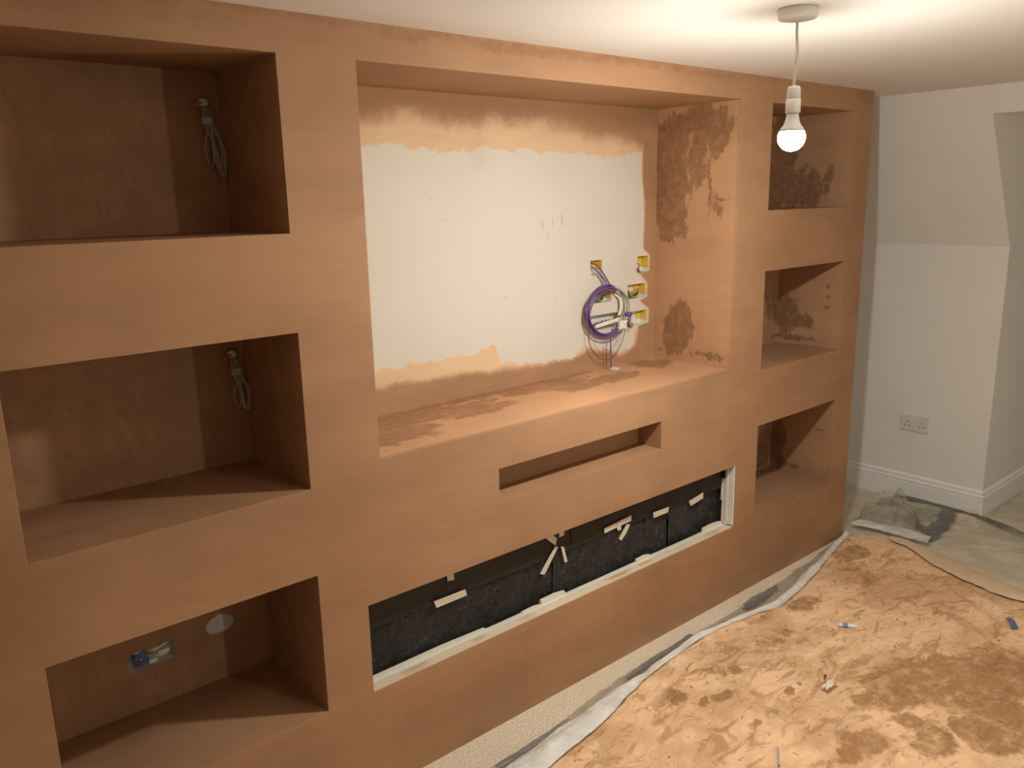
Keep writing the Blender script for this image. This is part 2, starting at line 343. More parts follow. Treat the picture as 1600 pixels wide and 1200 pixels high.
# ------------------------------------------------------------------ pendant lamps
m_white = simple('white_plastic', (.83, .81, .78), .35, .02)
m_cord = simple('cream_flex', (.70, .64, .52), .5, .03)
e = NT('bulb_glow'); em = e.n.new('ShaderNodeEmission'); em.inputs[0].default_value = (*BULB_COL, 1); 
zz = e.sep(e.pos)[2]; e.put(em.inputs[1], e.mr(zz, 1.762-CEIL, 1.806-CEIL, BULB*1.0, BULB*.17))
e.l.new(em.outputs[0], e.out.inputs[0]); m_glow = e.m
def pendant(x, y, label):
    o = empty('pendant_lamp', (x, y, CEIL), label=label, cat='lamp', group='bare bulb pendants')
    z = lambda h: h-CEIL
    MB().lathe([(.044, 0), (.0455, -.004), (.0455, -.019), (.042, -.0235), (.012, -.026), (.006, -.030)], n=40).build('ceiling_rose', m_white, o, bevel=0, shade=True)
    MB().tube([(0, 0, -.028), (.001, 0, -.06), (.004, -.002, -.10), (.0, 0, -.14), (-.002, 0, z(1.906))], .0034).build('flex', m_cord, o, shade=True)
    h = MB().lathe([(.004, z(1.910)), (.0135, z(1.908)), (.0155, z(1.903)), (.0165, z(1.881)), (.0150, z(1.880))], n=32).build('holder_cap', m_white, o, shade=True)
    MB().lathe([(.0150, z(1.880)), (.0172, z(1.879)), (.0178, z(1.848)), (.0165, z(1.846)), (.012, z(1.847))], n=32).build('holder_skirt', m_white, h, shade=True)
    MB().lathe([(.0125, z(1.850)), (.0135, z(1.846)), (.0165, z(1.829)), (.0200, z(1.820)), (.0262, z(1.8125)), (.0306, z(1.8045)), (.0285, z(1.8035))], n=36).build('bulb_collar', m_white, o, shade=True)
    R = .0325; cz = 1.790
    prof = [(R*math.sin(a), z(cz)+R*math.cos(a)) for a in [math.radians(d) for d in range(64, 180, 16)]] + [(.0008, z(cz-R))]
    MB().lathe(prof, n=18).build('bulb_globe', m_glow, o, shade=True)
    return o
pendant(1.868, -.690, 'lit bare bulb pendant hanging in front of the plastered wall')
pendant(2.150, -3.28, 'second lit bare bulb pendant further back, behind the camera')

# ------------------------------------------------------------------ double socket
m_sock = simple('socket_plastic', (.74, .70, .65), .35, .02); m_hole = simple('socket_slot', (.10, .085, .07), .8)
sx = XE; s0, s1 = .063, -.083; zb, zt = .397, .483
so = empty('double_socket', (XE, -.01, .44), label='white double power socket on the grey end wall', cat='socket')
def loc(o): o.location = Vector(o.location)-Vector(so.location); return o
pl = MB().box(XE-.010, XE, s1, s0, zb, zt).build('face_plate', m_sock, so, bevel=.003); loc(pl)
yc = (s0+s1)/2
for k, cy in enumerate((s0-.036, s1+.036)):
    for dy, dz, a, b in ((0, .012, .0022, .0045), (-.011, -.009, .0045, .0022), (.011, -.009, .0045, .0022)):
        loc(MB().box(XE-.0106, XE-.009, cy+dy-a, cy+dy+a, .436+dz-b, .436+dz+b).build('pin_slot', m_hole, so))
for cy in (yc+.011, yc-.011):
    r = MB().prism([(XE-.010, cy-.006, .452), (XE-.0135, cy-.006, .452), (XE-.0115, cy-.006, .470), (XE-.010, cy-.006, .470)], (0, .012, 0)).build('rocker_switch', m_sock, so); loc(r)

# ------------------------------------------------------------------ fireplace: black sheeting, battens, masking tape
t = NT('black_polythene'); n = t.noise(55, 6, .72, dist=1.2); n2 = t.noise(14, 5, .65, dist=.8)
t.bump(t.math('ADD', n, n2), 1.0, .016)
m_black = t.finish(t.mix(t.mr(t.noise(48, 6, .75, dist=1.0), .56, .63, 0., .8), (.008, .007, .006), (.10, .088, .074)), t.mr(n2, .3, .7, .2, .42), .7)  # grey specks paint the wrinkled sheet's specular glints into its colour
t = NT('black_board'); t.bump(t.noise(40, 4), .25, .003); m_black2 = t.finish(t.mix(t.noise(8, 4), (.012, .009, .007), (.026, .02, .016)), .55, .35)
bs = empty('black_sheet', (1.87, .06, .34), label='black plastic sheeting filling the fireplace opening', cat='plastic sheet')
def rel(o, p): o.location = -Vector(p.location); return o
def wavy(x0, x1, z0, z1, y, seed, amp):
    def f(u, v):
        X = x0+(x1-x0)*u; Z = z0+(z1-z0)*v
        return (X, y + amp*fbm(X*9+seed, Z*9, seed) + amp*.6*fbm(X*28, Z*28+seed, 3), Z)
    return f
for k, (a, b) in enumerate(((1.012, 1.405), (1.407, 1.755), (1.757, 2.231), (2.233, 2.372), (2.374, 2.513), (2.515, 2.700))):
    rel(MB().grid(wavy(a, b, .322, .492, .062+.003*(k % 2), k*3.1, .004), max(6, int((b-a)*120)), 22).build('sheet_panel', m_black, bs, shade=True), bs)
for k, (a, b) in enumerate(((1.012, 1.836), (1.838, 1.991), (1.993, 2.700))):
    rel(MB().grid(wavy(a, b, .478+.004*math.sin(k), .583, .054-.002*(k % 2), 20+k*2.3, .0022), max(6, int((b-a)*80)), 14).build('sheet_flap', m_black2, bs, shade=True), bs)
m_tape = simple('masking_tape', (.66, .58, .46), .6, .05, 60)
TP = [[(1.257, .491), (1.375, .49), (1.381, .468), (1.266, .467)], [(1.309, .565), (1.334, .566), (1.335, .536), (1.31, .539)],
 [(1.757, .515), (1.771, .508), (1.706, .428), (1.686, .438)], [(1.783, .507), (1.798, .499), (1.814, .441), (1.801, .442)],
 [(1.713, .557), (1.743, .56), (1.765, .542), (1.759, .517)], [(1.776, .562), (1.799, .564), (1.8, .543), (1.776, .541)],
 [(1.996, .509), (2.141, .519), (2.141, .498), (1.999, .49)], [(2.055, .514), (2.08, .509), (2.085, .48), (2.066, .481)],
 [(2.115, .493), (2.133, .485), (2.111, .457), (2.085, .436), (2.072, .45)], [(2.265, .495), (2.358, .493), (2.353, .472), (2.268, .472)],
 [(2.481, .483), (2.573, .496), (2.574, .471), (2.495, .459)]]
for k, q in enumerate(TP):
    yy = .0465 - (.002 if k in (7, 8) else 0)
    o = MB().prism([(a, yy, b) for a, b in q], (0, .0008, 0)).build('tape_strip', m_tape, bs); rel(o, bs)
t = NT('pale_softwood'); g = t.noise(30, 5, .6, stretch=(.08, 1, 1), dist=.4)
st = t.ellipses([(1.16, .05, .06, .05, .7), (1.6, .05, .05, .05, .5), (2.05, .03, .07, .02, .9), (2.20, .03, .05, .02, .8), (2.33, .04, .02, .02, .8), (2.60, .03, .06, .03, .5), (1.4, .03, .03, .02, .6)], (0, 1), .02, 20, .5)
wood = t.mix(g, (.66, .50, .33), (.80, .68, .50)); wood = t.mix(st, wood, (.52, .30, .17))
m_wood = t.finish(wood, .6, .3)
m_pale = simple('white_timber', (.74, .70, .63), .5, .07, 25)
m_paper = simple('cream_tape', (.78, .71, .58), .55, .06, 40)
ba = empty('timber_batten', (1.87, .03, .319), label='pale softwood batten along the bottom of the fireplace opening', cat='timber')
rel(MB().box(1.012, 2.721, .0015, .030, .3195, .3225).build('front_strip', m_wood, ba, bevel=.001), ba)
rel(MB().box(1.012, 2.721, .031, .050, .3195, .3265).build('back_strip', m_pale, ba, bevel=.001), ba)
for a, b, h, yy in ((1.013, 1.45, .334, .044), (1.60, 1.69, .330, .040), (1.683, 1.80, .342, .042), (2.165, 2.245, .338, .038), (2.575, 2.70, .341, .042)):
    rel(MB().prism([(a, yy, .3265), (b, yy, .3265), (b-.004, yy, h-.003), (a+(b-a)*.6, yy, h+.002), (a+.003, yy, h)], (0, .010, 0)).build('tape_strip', m_paper, ba), ba)
up = empty('timber_upright', (2.71, .03, .33), label='white painted timber upright at the right end of the fireplace opening', cat='timber')
rel(MB().box(2.7125, 2.7215, .0015, .024, .3275, .5835).build('front_strip', m_pale, up, bevel=.001), up)
rel(MB().box(2.7065, 2.7215, .025, .038, .3275, .5835).build('back_strip', m_pale, up, bevel=.001), up)
rel(MB().prism([(2.700, .040, .43), (2.706, .040, .43), (2.7065, .040, .52), (2.703, .040, .524)], (0, .012, 0)).build('tape_strip', m_paper, up), up)
rel(MB().prism([(2.702, .039, .33), (2.7065, .039, .33), (2.7065, .039, .42), (2.7045, .039, .45)], (0, .010, 0)).build('tape_strip', m_paper, up), up)

# ------------------------------------------------------------------ back boxes and cables in the television recess
m_yel = simple('yellow_box', (.80, .52, .06), .4, .1, 30); m_zinc = simple('galvanised_box', (.74, .71, .65), .5, .1, 30)
m_grn = simple('earth_wire', (.36, .38, .05), .4, .2, 120); m_brn = simple('brown_wire', (.16, .06, .03), .4); m_blu = simple('blue_wire', (.04, .08, .26), .4)
m_gry = simple('grey_cable', (.42, .41, .40), .45); m_wht = simple('white_cable', (.78, .74, .66), .45); m_pur = simple('purple_cable', (.15, .075, .26), .4, .12, 30)
m_dk = simple('dark_cable', (.05, .045, .06), .5); m_org = simple('orange_wire', (.55, .20, .06), .5)
LB = ['metal back box at the top left of the recess, purple cables leaving it', 'metal back box at the top right of the recess, beside the ragged plaster edge',
      'metal back box seen through the purple cable coil', 'metal back box with curled striped wires right of the purple coil',
      'wide low back box with white conduit behind the bottom of the coil', 'metal back box lowest on the right with a yellow side']
for k, (x0, x1, z0, z1) in enumerate(BX):
    o = empty('back_box', ((x0+x1)/2, TD, z0), label=LB[k], cat='back box', group='back boxes in the television recess')
    d = TD+.038; mb = MB()
    for q in ([(x0, TD, z0), (x1, TD, z0), (x1, d, z0), (x0, d, z0)], [(x0, TD, z1), (x1, TD, z1), (x1, d, z1), (x0, d, z1)],
              [(x0, TD, z0), (x0, d, z0), (x0, d, z1), (x0, TD, z1)], [(x1, TD, z0), (x1, d, z0), (x1, d, z1), (x1, TD, z1)], [(x0, d, z0), (x1, d, z0), (x1, d, z1), (x0, d, z1)]): mb.quad(*q)
    rel(mb.build('box_shell', m_zinc, o), o)
    rel(MB().box(x1-.003, x1-.0005, TD+.001, d, z0+(z1-z0)*.30, z1-.001).build('side_plate', m_yel, o), o)
    rel(MB().box(x0+(x1-x0)*(.5, .5, .62, .68, .9, .8)[k], x1-.004, d-.004, d-.001, z0+(z1-z0)*.35, z1-.002).build('back_plate', m_yel if k != 4 else m_zinc, o), o)
    rnd = random.Random(k)
    wires = {0: [], 1: [m_brn, m_gry], 2: [m_grn, m_brn, m_blu, m_grn, m_org], 3: [m_grn, m_brn, m_blu, m_grn, m_grn, m_org], 4: [m_brn, m_dk, m_gry, m_gry], 5: [m_brn, m_gry]}[k]
    for i, wm in enumerate(wires):
        f = i/max(1, len(wires)); yy = TD+.004+.004*i
        if k in (2, 3):
            P = [(x0+.012+.010*f, TD+.034, z1-.004-.01*f), (x0+.010+.014*f, yy, z0+.035-.006*f), (x0+.030+.01*f, yy-.004, z0+.008+.016*f), (x1-.045, yy, z0+.012+.02*f), (x1-.022, TD+.02, z0+.028+.01*f), (x1-.015, TD+.034, z0+.03)]
        elif k == 4:
            P = [(x0+.02+.02*i, TD+.03, z0+.01), (x0+.05+.02*i, TD+.008, z0+.028), (x0+.075+.02*i, TD+.006, z0+.014), (x0+.10+.02*i, TD+.03, z0+.03)]
        else:
            P = [(x0+.008, TD+.03, z1-.015-.01*i), (x0+.004-.004*i, TD-.006, z0+.03), (x0-.008+.008*i, TD-.010, z0+.012), (x0+.006+.01*i, TD-.008, z0+.002), (x0+.02, TD+.02, z0+.012)]
        rel(MB().tube(P, .0028, 7, 7).build('wire', wm, o, shade=True), o)
cn = MB().prism([(2.300, TD-.004, 1.170), (2.300, TD-.004, 1.157), (2.455, TD-.004, 1.172), (2.455, TD-.004, 1.187)], (0, -.006, 0)).build('plastic_trunking', m_wht)
tag(cn, 'short cream trunking strip lying across the lowest left back box', 'trunking')
# purple coil hanging on the wall
cx, cz = 2.345, 1.222
def coil(parent, name, mat, r, turns, rx, rz, a0, a1, seed, y0=.352):
    rnd = random.Random(seed)
    for i in range(turns):
        ex, ez = rx*(1+rnd.uniform(-.07, .07)), rz*(1+rnd.uniform(-.06, .06)); ox, oz = rnd.uniform(-.005, .005), rnd.uniform(-.007, .004); yy = y0+rnd.uniform(-.008, .02)
        P = []
        n = 18
        for j in range(n+1):
            a = math.radians(a0+(a1-a0)*j/n)
            P.append((cx+ox+ex*math.cos(a), yy+.006*math.sin(2*a+i), cz+oz+ez*math.sin(a)))
        rel(MB().tube(P, r, 7, 3).build(name, mat, parent, shade=True), parent)
pc = empty('cable_coil', (cx, .352, cz-.1), label='coil of purple and grey cables hanging over the back boxes', cat='cable')
coil(pc, 'cable_loop', m_pur, .0031, 8, .113, .094, 68, 318, 3)
rel(MB().tube([(2.292, TD+.01, 1.408), (2.300, .372, 1.402), (2.330, .36, 1.36), (2.352, .352, 1.325), (2.385, .35, 1.300)], .0032, 7).build('cable_tail', m_pur, pc, shade=True), pc)
rel(MB().tube([(2.290, TD+.01, 1.400), (2.294, .372, 1.385), (2.325, .36, 1.350), (2.345, .354, 1.312)], .0032, 7).build('cable_tail', m_pur, pc, shade=True), pc)
rel(MB().tube([(2.288, TD+.01, 1.398), (2.286, .378, 1.385), (2.296, .378, 1.366)], .003, 7).build('cable_tail', m_gry, pc, shade=True), pc)
rel(MB().tube([(2.355, .350, 1.130), (2.353, .348, 1.08), (2.352, .346, 1.03), (2.352, .345, .985)], .0028, 7).build('cable_tail', m_pur, pc, shade=True), pc)
rel(MB().lathe([(.003, -.012), (.011, -.010), (.013, 0), (.011, .010), (.003, .012)], (2.452, .345, 1.198), 14, 'x').build('cable_knot', m_pur, pc, shade=True), pc)
gc = pc
coil(gc, 'grey_loop', m_gry, .0030, 5, .112, .092, -62, 72, 8)
coil(gc, 'cable_tie', m_wht, .0032, 2, .113, .093, 52, 74, 5, .346)
rel(MB().tube([(2.41, TD-.004, 1.285), (2.432, .372, 1.262), (2.436, .370, 1.225), (2.428, .374, 1.195)], .007, 8).build('conduit', m_wht, gc, shade=True), gc)
rel(MB().box(2.398, 2.438, .338, .352, 1.145, 1.178).build('connector', m_wht, gc, bevel=.003), gc)
rel(MB().tube([(2.462, .35, 1.20), (2.478, .355, 1.185), (2.470, .35, 1.165), (2.488, .36, 1.155), (2.492, .365, 1.175), (2.505, TD, 1.19)], .0028, 7).build('wire', m_gry, gc, shade=True), gc)
rel(MB().tube([(2.468, .35, 1.19), (2.47, .352, 1.15), (2.482, .352, 1.142), (2.49, .356, 1.158)], .002, 6).build('wire', m_brn, gc, shade=True), gc)
for i, (rr, zz) in enumerate(((.075, 1.05), (.092, 1.085))):
    P = [(cx+.01-.115*math.cos(math.radians(a)) if False else cx-.005+(.105-.02*i)*math.cos(math.radians(a)), .356+.003*i, 1.155+(.125-.03*i)*math.sin(math.radians(a))) for a in range(175, 366, 10)]
    rel(MB().tube(P, .0013, 6, 2).build('wire', [m_brn, m_gry][i], gc, shade=True), gc)
rel(MB().tube([(2.325, .362, 1.085), (2.324, .36, 1.04), (2.326, .358, .992)], .0011, 6).build('wire', m_brn, gc, shade=True), gc)
gr = empty('floor_grommet', (2.368, .342, .990), label='small white cable grommet set in the ledge under the coil', cat='grommet')
MB().lathe([(.010, .0), (.0215, .0005), (.0215, .003), (.018, .004), (.011, .004), (.010, .0005)], n=28).build('rim', m_wht, gr, shade=True)
MB().lathe([(.0005, .0004), (.0105, .0006), (.0105, .0012), (.0005, .0014)], n=20).build('hole', m_hole, gr)

# ------------------------------------------------------------------ left niches: loose wires, back box, filler
m_dgr = simple('dark_grey_cable', (.36, .33, .29), .6)  # darker grey than the cables in the television recess
def wire_bundle(loc_, label, sc_=1.0, seed=0):
    o = empty('cable_bundle', loc_, label=label, cat='cable', group='loose cables in the left niches'); rnd = random.Random(seed)
    MB().lathe([(.004, -.004), (.011, -.003), (.012, .004), (.006, .012)], (.0, -.012, .03), 14, 'y').build('cable_outlet', m_zinc, o, shade=True)
    MB().box(-.012, .012, -.034, -.016, -.026, -.006).build('terminal_block', m_gry, o, bevel=.002)
    MB().tube([(-.03, -.02, .022), (-.016, -.018, .024), (-.004, -.012, .03)], .004, 8).build('cable_end', m_org, o, shade=True)
    for i in range(4):
        dx = rnd.uniform(-.012, .02); L = rnd.uniform(.09, .12)*sc_
        MB().tube([(.0, -.006, .03), (-.008+.006*i, -.024, .005), (-.004+.006*i, -.026, -.03), (dx, -.024, -.03-L*.5), (dx+.008, -.022, -.03-L), (dx+.018, -.022, -.028-L), (dx+.022, -.02, -.02-L*.55), (.006+.004*i, -.02, -.02)], .0024, 7).build('wire', m_dgr, o, shade=True)
    return o
wire_bundle((.825, .350, 1.885), 'loose grey cable tails hanging in the top left niche', 1.0, 2)
wire_bundle((.835, .350, 1.235), 'loose grey cable tails hanging in the middle left niche', .8, 5)
x0, x1, z0, z1 = BOXC
bo = empty('back_box', ((x0+x1)/2, DL, z0), label='open metal back box with blue wires in the bottom left niche', cat='back box')
d = DL+.035; mb = MB()
for q in ([(x0, DL, z0), (x1, DL, z0), (x1, d, z0), (x0, d, z0)], [(x0, DL, z1), (x1, DL, z1), (x1, d, z1), (x0, d, z1)], [(x0, DL, z0), (x0, d, z0), (x0, d, z1), (x0, DL, z1)],
          [(x1, DL, z0), (x1, d, z0), (x1, d, z1), (x1, DL, z1)], [(x0, d, z0), (x1, d, z0), (x1, d, z1), (x0, d, z1)]): mb.quad(*q)
rel(mb.build('box_shell', m_zinc, bo), bo)
for i in range(4):
    P = [(x0+.02, d-.004, z0+.01+.006*i), (x0+.014+.004*i, DL+.006, z0+.03), (x0+.034, DL-.002, z1-.008-.003*i), (x0+.050-.003*i, DL+.002, z0+.024), (x0+.034, DL+.004, z0+.008+.003*i), (x0+.022, DL+.016, z0+.02)]
    rel(MB().tube(P, .0042, 8).build('wire', simple('cable_blue', (.10, .17, .36), .4) if i == 0 else bpy.data.materials['cable_blue'], bo, shade=True), bo)
for i, mm in enumerate((m_grn, m_grn, m_wht)):
    P = [(x0+.048, d-.01, z0+.034), (x0+.062, DL+.004, z0+.036+.004*i), (x0+.085, DL+.004, z1-.012+.002*i), (x1-.012, d-.01, z1-.012)]
    rel(MB().tube(P, .0038, 8).build('wire', mm, bo, shade=True), bo)
rel(MB().box(x0+.052, x0+.075, DL+.004, DL+.016, z0+.004, z0+.016).build('terminal_block', m_wht, bo, bevel=.002), bo)
rel(MB().box(x1-.045, x1-.015, DL+.003, DL+.016, z0+.020, z0+.033).build('terminal_block', m_wht, bo, bevel=.002), bo)
n = 28; mb = MB(); mb.v.append((.727, DL-.006, .487))
for ring, rr in ((1, .55), (2, .85), (3, 1.0)):
    for k in range(n):
        a = 2*math.pi*k/n; rx = .040*(1+.06*math.sin(3*a)); rz = .037*(1 if math.sin(a) > 0 else .5)*(1+.05*math.cos(5*a))
        mb.v.append((.727+rx*rr*math.cos(a), DL-.0058*(1-rr**3), .487+rz*rr*math.sin(a)))
for k in range(n):
    mb.f.append((0, 1+k, 1+(k+1) % n))
    for r_ in range(2): mb.f.append((1+r_*n+k, 1+(r_+1)*n+k, 1+(r_+1)*n+(k+1) % n, 1+r_*n+(k+1) % n))
tag(mb.build('filler_patch', simple('grey_filler', (.50, .52, .49), .7, .06, 30), shade=True), 'round pale grey filler patch on the back of the bottom left niche', 'filler')

# ------------------------------------------------------------------ floor coverings
def plastic(name, col, fac, rough=.25, bscale=14, bstr=.5):
    t = NT(name); t.bump(t.math('ADD', t.noise(bscale, 4, .6, dist=1.0), t.noise(bscale*4, 3)), bstr, .012)
    t.finish(col, rough, .5)
    tr = t.n.new('ShaderNodeBsdfTransparent'); tr.inputs[0].default_value = (.93, .93, .91, 1)
    mx = t.n.new('ShaderNodeMixShader'); t.put(mx.inputs[0], t.mr(t.noise(bscale*.5, 4), .3, .7, fac*.75, min(1, fac*1.25)))
    t.l.new(tr.outputs[0], mx.inputs[1]); t.l.new(t.bsdf.outputs[0], mx.inputs[2]); t.l.new(mx.outputs[0], t.out.inputs[0]); return t.m
m_film = plastic('clear_film', (.46, .43, .36), .34, .28)
m_carpfilm = plastic('carpet_film', (.80, .71, .55), .72, .38, 8, .4)
m_heap = plastic('crumpled_film', (.56, .52, .45), .40, .22, 12, .6)
m_edge = plastic('milky_edge', (.86, .86, .82), .92, .35, 16, .7)
m_gtape = plastic('grey_film_tape', (.17, .165, .165), .86, .3, 18, .5)
def lerp_poly(P, u):
    L = [0]
    for a, b in zip(P, P[1:]): L.append(L[-1]+math.dist(a, b))
    s = u*L[-1]
    for i in range(len(P)-1):
        if s <= L[i+1] or i == len(P)-2:
            f = (s-L[i])/max(1e-9, L[i+1]-L[i]); return tuple(a+(b-a)*f for a, b in zip(P[i], P[i+1]))
def spoly(P, sub=6): return [tuple(v)[:2] for v in smooth([(p[0], p[1], 0) for p in P], sub)]
EDGE = spoly([(-.6, -.46), (.3, -.40), (.95, -.33), (1.441, -.262), (1.697, -.225), (1.963, -.165), (2.33, -.130), (2.655, -.166), (2.766, -.192), (3.053, -.156), (3.316, -.099), (3.66, -.025)])
TOP = spoly([(3.66, -.025), (3.76, -.15), (3.79, -.24), (3.775, -.34), (3.745, -.51), (3.675, -.697), (3.645, -.80), (3.62, -1.2), (3.60, -1.8), (3.6, -2.7)])
INN = [(3.735, -.19), (3.70, -.30), (3.616, -.427), (3.544, -.591), (3.504, -.757), (3.53, -.86), (3.52, -1.2), (3.50, -1.8), (3.5, -2.7)]
# dust sheet
FOLDS = [([(2.173, -.216), (2.127, -.384), (2.116, -.54), (2.107, -.725), (2.05, -.95)], .011, .012), ([(2.055, -.292), (1.88, -.414), (1.729, -.519), (1.5, -.7)], .008, .02),
         ([(2.513, -.199), (2.635, -.345), (2.738, -.471)], .006, .012), ([(3.437, -.556), (3.306, -.733), (3.24, -.872)], .012, .02), ([(3.485, -.64), (3.379, -.801), (3.318, -.95)], .012, .018),
         ([(3.233, -.665), (3.091, -.859), (3.06, -.976)], .009, .016), ([(2.595, -.711), (2.549, -.819), (2.511, -.9)], .008, .014), ([(2.15, -.765), (2.153, -.884), (2.1, -1.05)], .008, .012),
         ([(3.36, -.50), (3.2, -.62), (3.1, -.8)], .008, .02), ([(2.9, -.45), (2.6, -.62), (2.4, -.6)], .006, .015), ([(2.75, -.75), (2.55, -.70), (2.35, -.64)], .007, .014), ([(2.5, -.5), (2.3, -.48), (2.2, -.42)], .006, .014)]
def seg_d(p, a, b):
    ax, ay = a; bx, by = b; px, py = p; dx, dy = bx-ax, by-ay
    t_ = max(0, min(1, ((px-ax)*dx+(py-ay)*dy)/(dx*dx+dy*dy))); return math.hypot(px-ax-dx*t_, py-ay-dy*t_)
def sheet_h(x, y):
    h = .012 + .010*fbm(x*2.2, y*2.2, 1.0, 3) + .007*abs(fbm(x*5+y*3, y*9-x*4, 5, 3)) + .0035*fbm(x*20, y*24, 9, 2)
    for P, amp, wd in FOLDS:
        xs = [q[0] for q in P]; ys = [q[1] for q in P]
        if min(xs)-.1 < x < max(xs)+.1 and min(ys)-.1 < y < max(ys)+.1:
            dd = min(seg_d((x, y), a, b) for a, b in zip(P, P[1:])); h += amp*math.exp(-(dd/wd)**2)
    return max(.006, h)
def coons(u, v):
    T = lerp_poly(EDGE, u); Rr = lerp_poly(TOP, v); Bt = (-.6+4.2*u, -2.7); Lf = (-.6, -.46-2.24*v)
    P00, P10, P01, P11 = (-.6, -.46), (3.66, -.025), (-.6, -2.7), (3.6, -2.7)
    x, y = [(1-v)*T[i]+v*Bt[i]+(1-u)*Lf[i]+u*Rr[i]-((1-u)*(1-v)*P00[i]+u*(1-v)*P10[i]+(1-u)*v*P01[i]+u*v*P11[i]) for i in range(2)]
    ed = .006*fbm(u*60, 3.3)*(1 if v < .001 else 0)
    return (x, y+ed, sheet_h(x, y))
t = NT('dust_sheet_cotton')
b1 = t.noise(2.6, 4, .62); b3 = t.noise(38, 3, .65)
st = t.ellipses([(3.477, -0.138, 0.143, 0.095, 0.9), (3.36, -0.22, 0.13, 0.068, 0.6), (2.874, -0.26, 0.13, 0.068, 0.7), (2.561, -0.308, 0.104, 0.068, 0.6), (2.097, -0.405, 0.046, 0.03), (2.021, -0.384, 0.039, 0.024), (2.044, -0.563, 0.036, 0.024), (2.775, -0.85, 0.208, 0.135), (2.6, -0.76, 0.26, 0.121), (2.8, -0.99, 0.247, 0.135), (2.45, -0.72, 0.182, 0.081, 0.8), (2.379, -0.973, 0.117, 0.081), (2.208, -0.837, 0.13, 0.081, 0.9), (2.431, -0.872, 0.078, 0.061), (2.531, -1.007, 0.078, 0.054), (1.987, -0.305, 0.052, 0.047, 0.8), (2.72, -0.455, 0.143, 0.081, 0.45), (2.286, -0.529, 0.044, 0.027, 0.8), (2.65, -1.1, 0.26, 0.135, 0.8), (3, -0.95, 0.156, 0.108, 0.7), (2.2, -0.3, 0.065, 0.041, 0.6), (2.35, -0.25, 0.078, 0.041, 0.6), (2.27, -0.34, 0.039, 0.027, 0.7), (3.2, -0.35, 0.195, 0.054, 0.5), (3, -0.6, 0.13, 0.068, 0.45)], (0, 1), .05, 7, .8)
def ragged(mask, sc_, am, a, b, stretch=(1, 1, 1)):
    return t.mr(t.math('ADD', mask, t.math('MULTIPLY', t.math('SUBTRACT', t.noise(sc_, 5, .72, stretch=stretch, dist=.6), .5), am)), a, b)
cl = t.mix(t.noise(1.3, 3), (.92, .575, .325), (.97, .67, .42))
cl = t.mix(t.math('MULTIPLY', t.mr(b1, .42, .60), .62), cl, (.60, .345, .175))
cl = t.mix(t.mr(t.noise(11, 5, .74, stretch=(.55, 1.3, 1), dist=1.0), .50, .62, 0., .68), cl, (.48, .255, .115))
cl = t.mix(t.mr(t.noise(6, 4, .7, stretch=(.7, 1.2, 1), dist=1.5), .58, .66, 0., .5), cl, (.98, .76, .54))
big = t.math('ADD', st, t.math('MULTIPLY', t.math('SUBTRACT', t.noise(4.5, 4, .55, dist=.8), .5), 1.3))
big = ragged(big, 15, 1.0, .40, .66, (.8, 1.15, 1))
big = t.math('MULTIPLY', big, t.mr(st, .01, .12))
cl = t.mix(t.math('MULTIPLY', big, t.mr(t.noise(16, 4, .75), .32, .58, .35, .85)), cl, (.40, .205, .085))
cl = t.mix(t.mr(t.noise(17, 4, .72, stretch=(.8, 1.1, 1), dist=.7), .63, .70, 0., .75), cl, (.36, .18, .075))
cl = t.mix(t.mr(b3, .66, .72, 0., .8), cl, (.27, .13, .05))
t.bump(t.noise(13, 5, .62, stretch=(.7, 1.2, 1), dist=1.6), 1.0, .016)
m_sheet = t.finish(cl, .9, .12)
ds = empty('dust_sheet', (2.5, -1.2, .006), label='peach cotton dust sheet with brown plaster stains on the floor', cat='dust sheet')
rel(MB().grid(coons, 300, 200).build('sheet', m_sheet, ds, shade=True, weld=False), ds)
def hem(u, v):
    a = lerp_poly(INN, u); b = lerp_poly(TOP[10:], u)
    x = a[0]+(b[0]-a[0])*v; y = a[1]+(b[1]-a[1])*v
    z = sheet_h(x, y) + .004 + .013*math.sin(math.pi*min(1, v*1.15))**.7*(1+.3*fbm(u*20, v*2)) + .005*(1-v)
    return (x+.006*fbm(u*18, v*2, 4), y, z)
t = NT('sheet_hem'); t.bump(t.noise(60, 3), .3, .003)
m_hem = t.finish(t.mix(t.noise(7, 5), (.62, .45, .29), (.80, .62, .43)), .85, .15)
rel(MB().grid(hem, 160, 10).build('folded_hem', m_hem, ds, shade=True), ds)
# polythene along the foot of the wall
WS = spoly([(-.6, -.30), (.3, -.26), (.95, -.19), (1.313, -.142), (1.553, -.132), (1.912, -.086), (2.277, -.076), (2.643, -.081), (3.173, -.050), (3.533, -.016), (3.64, .0-.006)])
MID = spoly([(-.6, -.37), (.3, -.32), (.95, -.25), (1.356, -.192), (1.557, -.170), (1.842, -.150), (1.977, -.146), (2.276, -.118), (2.40, -.120), (2.636, -.150), (2.80, -.166), (2.993, -.136), (3.274, -.086), (3.62, -.016)])
def film(u, v):
    a = lerp_poly(WS, u); b = lerp_poly(MID, u)
    x = a[0]+(b[0]-a[0])*v; y = a[1]+(b[1]-a[1])*v + .008*fbm(u*30, v, 2)*(1-v)
    return (x, y, .004+.022*max(0, v)**1.3+.008*abs(fbm(x*7, y*18, 3))*(.3+v))
ps = empty('polythene_strip', (2.2, -.12, 0), label='clear polythene strip along the foot of the plastered wall', cat='plastic sheet')
rel(MB().grid(film, 220, 12).build('film', m_film, ps, shade=True), ps)
